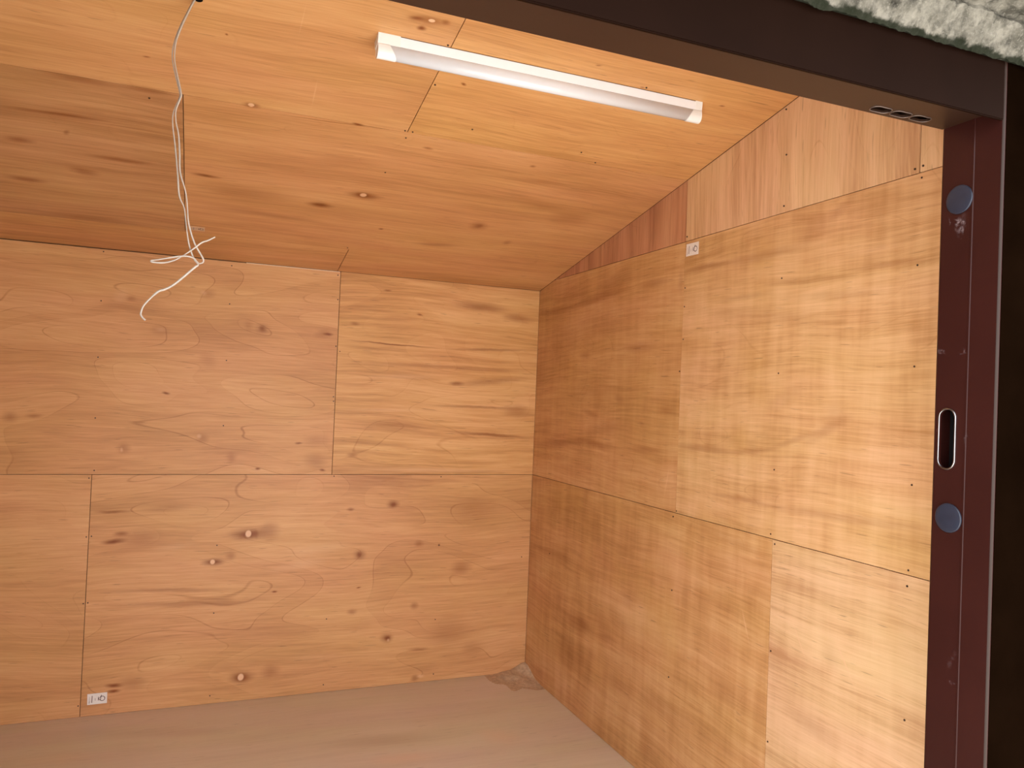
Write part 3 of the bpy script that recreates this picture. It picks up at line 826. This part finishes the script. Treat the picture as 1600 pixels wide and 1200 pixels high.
prof = [(-2.393, 2.02), (-2.393, 1.872), (-2.402, 1.867)]
prof += [(-2.404 - 0.0022 * i, 1.872 + 0.004 * i) for i in range(11)] + [(-2.428, 1.914), (-2.430, 1.919), (-2.426, 1.926)]
prof += [(-2.430 - 0.006 * i, 1.928 + 0.0006 * i) for i in range(40)]
prof += [(-2.67, 1.955), (-2.675, 2.0), (-2.67, 2.04), (-2.60, 2.05), (-2.393, 2.055)]
xs = [-2.4 + 0.08 * i for i in range(19)] + [-0.9 + 0.004 * i for i in range(277)] + [0.24, 0.32, 0.4, 0.6, 0.8, 1.0, 1.2, 1.4]
bm = bmesh.new()
grid = []
for x in xs:
    row = []
    for y, z in prof:
        p = Vector((x, y, z))
        if y < -2.397:
            d = noise.noise_vector(p * 24) * 0.0045 + noise.noise_vector(p * 75) * 0.003 + noise.noise_vector(p * 160) * 0.0015
            st = noise.noise(Vector((x * 60 - y * 10, y * 9, 3))) * 0.0045 if y < -2.4315 else 0
            hole = max(0.0, noise.noise(p * 38 + Vector((7, 1, 2))) - 0.45) * 0.03 if z < 1.93 else 0
            p += Vector((d.x * 0.3, d.y + hole, d.z + st + hole * 0.4))
        row.append(bm.verts.new(p))
    grid.append(row)
m_ = len(prof)
for i in range(len(xs) - 1):
    for j in range(m_):
        k = (j + 1) % m_
        bm.faces.new((grid[i][j], grid[i][k], grid[i + 1][k], grid[i + 1][j]))
bm.faces.new(grid[0]); bm.faces.new(grid[-1][::-1])
bmesh.ops.recalc_face_normals(bm, faces=bm.faces[:])
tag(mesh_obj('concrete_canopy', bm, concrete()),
    'rough weathered grey concrete canopy with a dark lower edge above the door head', 'canopy')

# ---------------------------------------------------------------- batten light on the ceiling
LX0, LX1, LVC = -1.115, -0.232, 1.5705          # ends along x, centre line along the slope
light = empty('batten_light', FR['C'] @ Vector(((LX0 + LX1) / 2, LVC, 0)))
tag(light, 'long white batten tube light fixed to the plywood ceiling', 'light fixture')
housing_p = [(-0.0205, 0.0), (0.0205, 0.0), (0.0200, 0.003), (0.0140, 0.0225), (-0.0140, 0.0225), (-0.0200, 0.003)]
def dome(r0, n0, r, hgt, seg=14):
    return [(-r * math.cos(math.pi * i / seg), n0 + hgt * math.sin(math.pi * i / seg) ** 0.8) for i in range(seg + 1)]
diff_p = [(-0.0135, 0.021)] + dome(0, 0.025, 0.0150, 0.0255) + [(0.0135, 0.021)]
cap_h = [(p[0] * 1.05, p[1] * 1.02) for p in housing_p]
cap_d = [(-0.0142, 0.0205)] + dome(0, 0.0252, 0.0158, 0.0263) + [(0.0142, 0.0205)]
def sweep(bm, p, ua, ub, fa=None, fb=None):
    A = [bm.verts.new((ua + (fa(q) if fa else 0), LVC + q[0], q[1])) for q in p]
    B_ = [bm.verts.new((ub + (fb(q) if fb else 0), LVC + q[0], q[1])) for q in p]
    n = len(p)
    for i in range(n):
        bm.faces.new((A[i], A[(i + 1) % n], B_[(i + 1) % n], B_[i]))
    bm.faces.new(A[::-1]); bm.faces.new(B_)
    bmesh.ops.recalc_face_normals(bm, faces=bm.faces[:])
bm = bmesh.new(); sweep(bm, housing_p, LX0 + 0.004, LX1 - 0.004)
mesh_obj('housing', bm, M_WHITE, light, FR['C'])
bm = bmesh.new(); box(bm, (LX0 + 0.001, LVC - 0.0211, 0.0), (LX1 - 0.001, LVC + 0.0211, 0.0013))  # dark strip drawn as the shadow gap between housing and ceiling
mesh_obj('gap_shadow_strip', bm, M_BACKING, light, FR['C'])
bm = bmesh.new(); sweep(bm, diff_p, LX0 + 0.02, LX1 - 0.02)
dm = mesh_obj('diffuser', bm, M_DIFF, light, FR['C'], smooth=True)
for e0, sgn, lh in ((LX0, 1, 0.052), (LX1, -1, 0.022)):
    bm = bmesh.new()
    sweep(bm, cap_h, e0, e0 + sgn * lh)
    bm2 = bmesh.new()
    sweep(bm2, cap_d, e0 + sgn * 0.001, e0 + sgn * 0.026, None, lambda q, s=sgn: s * max(0.0, (q[1] - 0.021)) * 0.62)
    me_t = bpy.data.meshes.new('t'); bm2.to_mesh(me_t); bm2.free()
    bm.from_mesh(me_t); bpy.data.meshes.remove(me_t)
    mesh_obj('end_cap', bm, M_CAP, light, FR['C'])

# ---------------------------------------------------------------- hanging cable
def spline(pts, sub=6):
    P = [Vector(p) for p in pts]
    out = []
    for i in range(len(P) - 1):
        p0, p1, p2, p3 = P[max(i - 1, 0)], P[i], P[i + 1], P[min(i + 2, len(P) - 1)]
        for k in range(sub):
            t = k / sub
            out.append(0.5 * ((2 * p1) + (-p0 + p2) * t + (2 * p0 - 5 * p1 + 4 * p2 - p3) * t * t + (-p0 + 3 * p1 - 3 * p2 + p3) * t ** 3))
    out.append(P[-1])
    return out
CA = [(-1.502, 2.080), (-1.518, 2.039), (-1.531, 2.002), (-1.539, 1.966), (-1.538, 1.939), (-1.53, 1.907), (-1.521, 1.875), (-1.523, 1.861), (-1.532, 1.832), (-1.532, 1.805), (-1.526, 1.766), (-1.518, 1.706), (-1.513, 1.66), (-1.502, 1.634), (-1.497, 1.601), (-1.49, 1.561), (-1.48, 1.532), (-1.470, 1.519),
      (-1.474, 1.514), (-1.481, 1.507), (-1.497, 1.49), (-1.515, 1.472), (-1.531, 1.461), (-1.544, 1.455), (-1.558, 1.44), (-1.571, 1.422), (-1.575, 1.406), (-1.572, 1.399), (-1.566, 1.393)]
CB = [(-1.499, 2.081), (-1.514, 2.043), (-1.527, 2.005), (-1.534, 1.974), (-1.534, 1.94), (-1.527, 1.908), (-1.519, 1.875), (-1.52, 1.863), (-1.527, 1.837), (-1.526, 1.813), (-1.52, 1.787), (-1.516, 1.747), (-1.513, 1.707), (-1.501, 1.668), (-1.496, 1.635), (-1.492, 1.602), (-1.479, 1.562), (-1.460, 1.529), (-1.466, 1.520), (-1.472, 1.523),
      (-1.479, 1.53), (-1.495, 1.532), (-1.52, 1.527), (-1.544, 1.520), (-1.5585, 1.5165), (-1.560, 1.515), (-1.557, 1.5135), (-1.537, 1.514), (-1.517, 1.521), (-1.501, 1.532), (-1.483, 1.547), (-1.465, 1.564), (-1.453, 1.57), (-1.439, 1.579)]
cable = empty('hanging_cable', (-1.50, -1.534, 2.076))
tag(cable, 'pair of white electrical cables dangling loose from a hole in the ceiling', 'cable')
for path, y0 in ((CA, -1.531), (CB, -1.5365)):
    pts = []
    for i, (x, z) in enumerate(path):
        f = i / (len(path) - 1)
        y = y0 + 0.002 * math.sin(9 * f)
        if path is CB and i > 20: y -= 0.006
        pts.append((x, y, z))
    sp = spline(pts)
    n = len(sp)
    rad = [0.0016 + 0.0003 * math.sin(i * 0.21) for i in range(n)]
    if path is CA:
        for i in range(n):
            f = i / (n - 1)
            if 0.62 < f < 0.84: rad[i] = 0.0024
            elif f >= 0.84: rad[i] = 0.0018
    bm = bmesh.new()
    tube_loop(bm, sp, rad, 8, closed=False, flat=1.5)
    mesh_obj('cable_core', bm, M_CABLE, cable, smooth=True)
# drilled hole the cable comes out of
bm = bmesh.new()
bmesh.ops.create_circle(bm, cap_ends=True, segments=16, radius=0.009)
mesh_obj('cable_hole', bm, M_VOID, ceiling, FR['C'] @ Matrix.Translation((-1.494, 1.572, 0.0012)))

# ---------------------------------------------------------------- printed paper labels on the plywood
def stroke(bm, pts, w, z=0.00045):
    pts = [Vector((p[0], p[1], z)) for p in pts]
    for a, b in zip(pts, pts[1:]):
        d = (b - a).normalized() * w / 2
        s = Vector((-d.y, d.x, 0))
        bm.faces.new([bm.verts.new(q) for q in (a - d - s, b + d - s, b + d + s, a - d + s)])
def paper_label(wall, cu, cv, w, h, rot, text, fade=False):
    mw = FR[wall] @ Matrix.Translation((cu, cv, 0.0012)) @ Matrix.Rotation(rot, 4, 'Z')
    bm = bmesh.new()
    box(bm, (-w / 2, -h / 2, -0.0008), (w / 2, h / 2, 0.0003))
    o = mesh_obj('paper_label', bm, M_FADED if fade else M_PAPER, None, mw)
    tag(o, text, 'label', 'printed paper labels on the plywood')
    # print, read on its side: a looped letter with a tick, a star-like mark and two text columns
    S = h / 0.042
    def L(pts): return [(p[0] * w / 0.066, p[1] * S) for p in pts]
    loop = [(0.011, 0.008)] + [(0.017 + 0.0085 * math.cos(a), -0.001 + 0.0088 * math.sin(a)) for a in [math.pi * (0.72 - 1.5 * i / 9) for i in range(10)]] + [(0.0105, -0.004), (0.012, 0.003)]
    bm = bmesh.new()
    stroke(bm, L(loop), 0.0022 * S)
    stroke(bm, L([(0.0135, 0.008), (0.014, 0.0125)]), 0.002 * S)
    stroke(bm, L([(0.004, 0.006), (0.0035, -0.007)]), 0.002 * S)
    stroke(bm, L([(0.0035, -0.001), (0.010, 0.004)]), 0.0018 * S)
    stroke(bm, L([(0.0045, -0.001), (0.009, -0.007)]), 0.0018 * S)
    mesh_obj('printed_mark', bm, M_INK, o, mw)
    bm = bmesh.new()
    stroke(bm, L([(-0.017, 0.011), (-0.018, -0.012)]), 0.0040 * S)
    stroke(bm, L([(-0.0255, 0.009), (-0.0265, -0.008)]), 0.0012 * S)
    stroke(bm, L([(-0.026, -0.008), (-0.0265, -0.015)]), 0.0024 * S)
    stroke(bm, L([(-0.0065, 0.002), (-0.0068, -0.006)]), 0.0018 * S)
    mesh_obj('printed_text', bm, M_INK2, o, mw)
    return o
M_FADED = plain('faded paper', (0.62, 0.42, 0.27), 0.7, vary=0.05)
paper_label('B', -1.7593, 0.0640, 0.0665, 0.0405, math.radians(1.0), 'small white printed paper label low on the back wall beside dark knots')
paper_label('R', 1.2060, 1.7660, 0.0670, 0.0400, math.radians(-1.0), 'small white printed paper label high on the right wall under the gable joint')
paper_label('C', -1.4855, 0.3005, 0.0490, 0.0340, 0.0, 'faded tan paper label on the ceiling just behind the hanging cable', True)

# ---------------------------------------------------------------- sandy dust in the corner
bm = bmesh.new()
N = 34
vg = {}
for i in range(N + 1):
    for j in range(N + 1):
        x, y = -0.20 * i / N, -0.23 * j / N
        r = math.hypot(x / 0.18, y / 0.20)
        r += noise.noise(Vector((x * 22, y * 22, 0.3))) * 0.18
        h = 0.040 * max(0.0, 1 - r) ** 1.7 + 0.0025 * max(0, 1 - r * 0.8)
        h += max(0, noise.noise(Vector((x * 110, y * 110, 1)))) * 0.004 * (1 if r < 0.95 else 0)
        vg[i, j] = bm.verts.new((x, y, max(h, 0.0) + (0.0002 if r < 1.2 else -0.002)))
for i in range(N):
    for j in range(N):
        bm.faces.new((vg[i, j], vg[i, j + 1], vg[i + 1, j + 1], vg[i + 1, j]))
bmesh.ops.recalc_face_normals(bm, faces=bm.faces[:])
tag(mesh_obj('sand_pile', bm, plain('sandy dust', (0.50, 0.36, 0.225), 0.95, vary=0.22, scale=70, bump=0.4), smooth=True),
    'thin heap of sandy dust in the corner where both walls meet the floor', 'dust', kind='stuff')
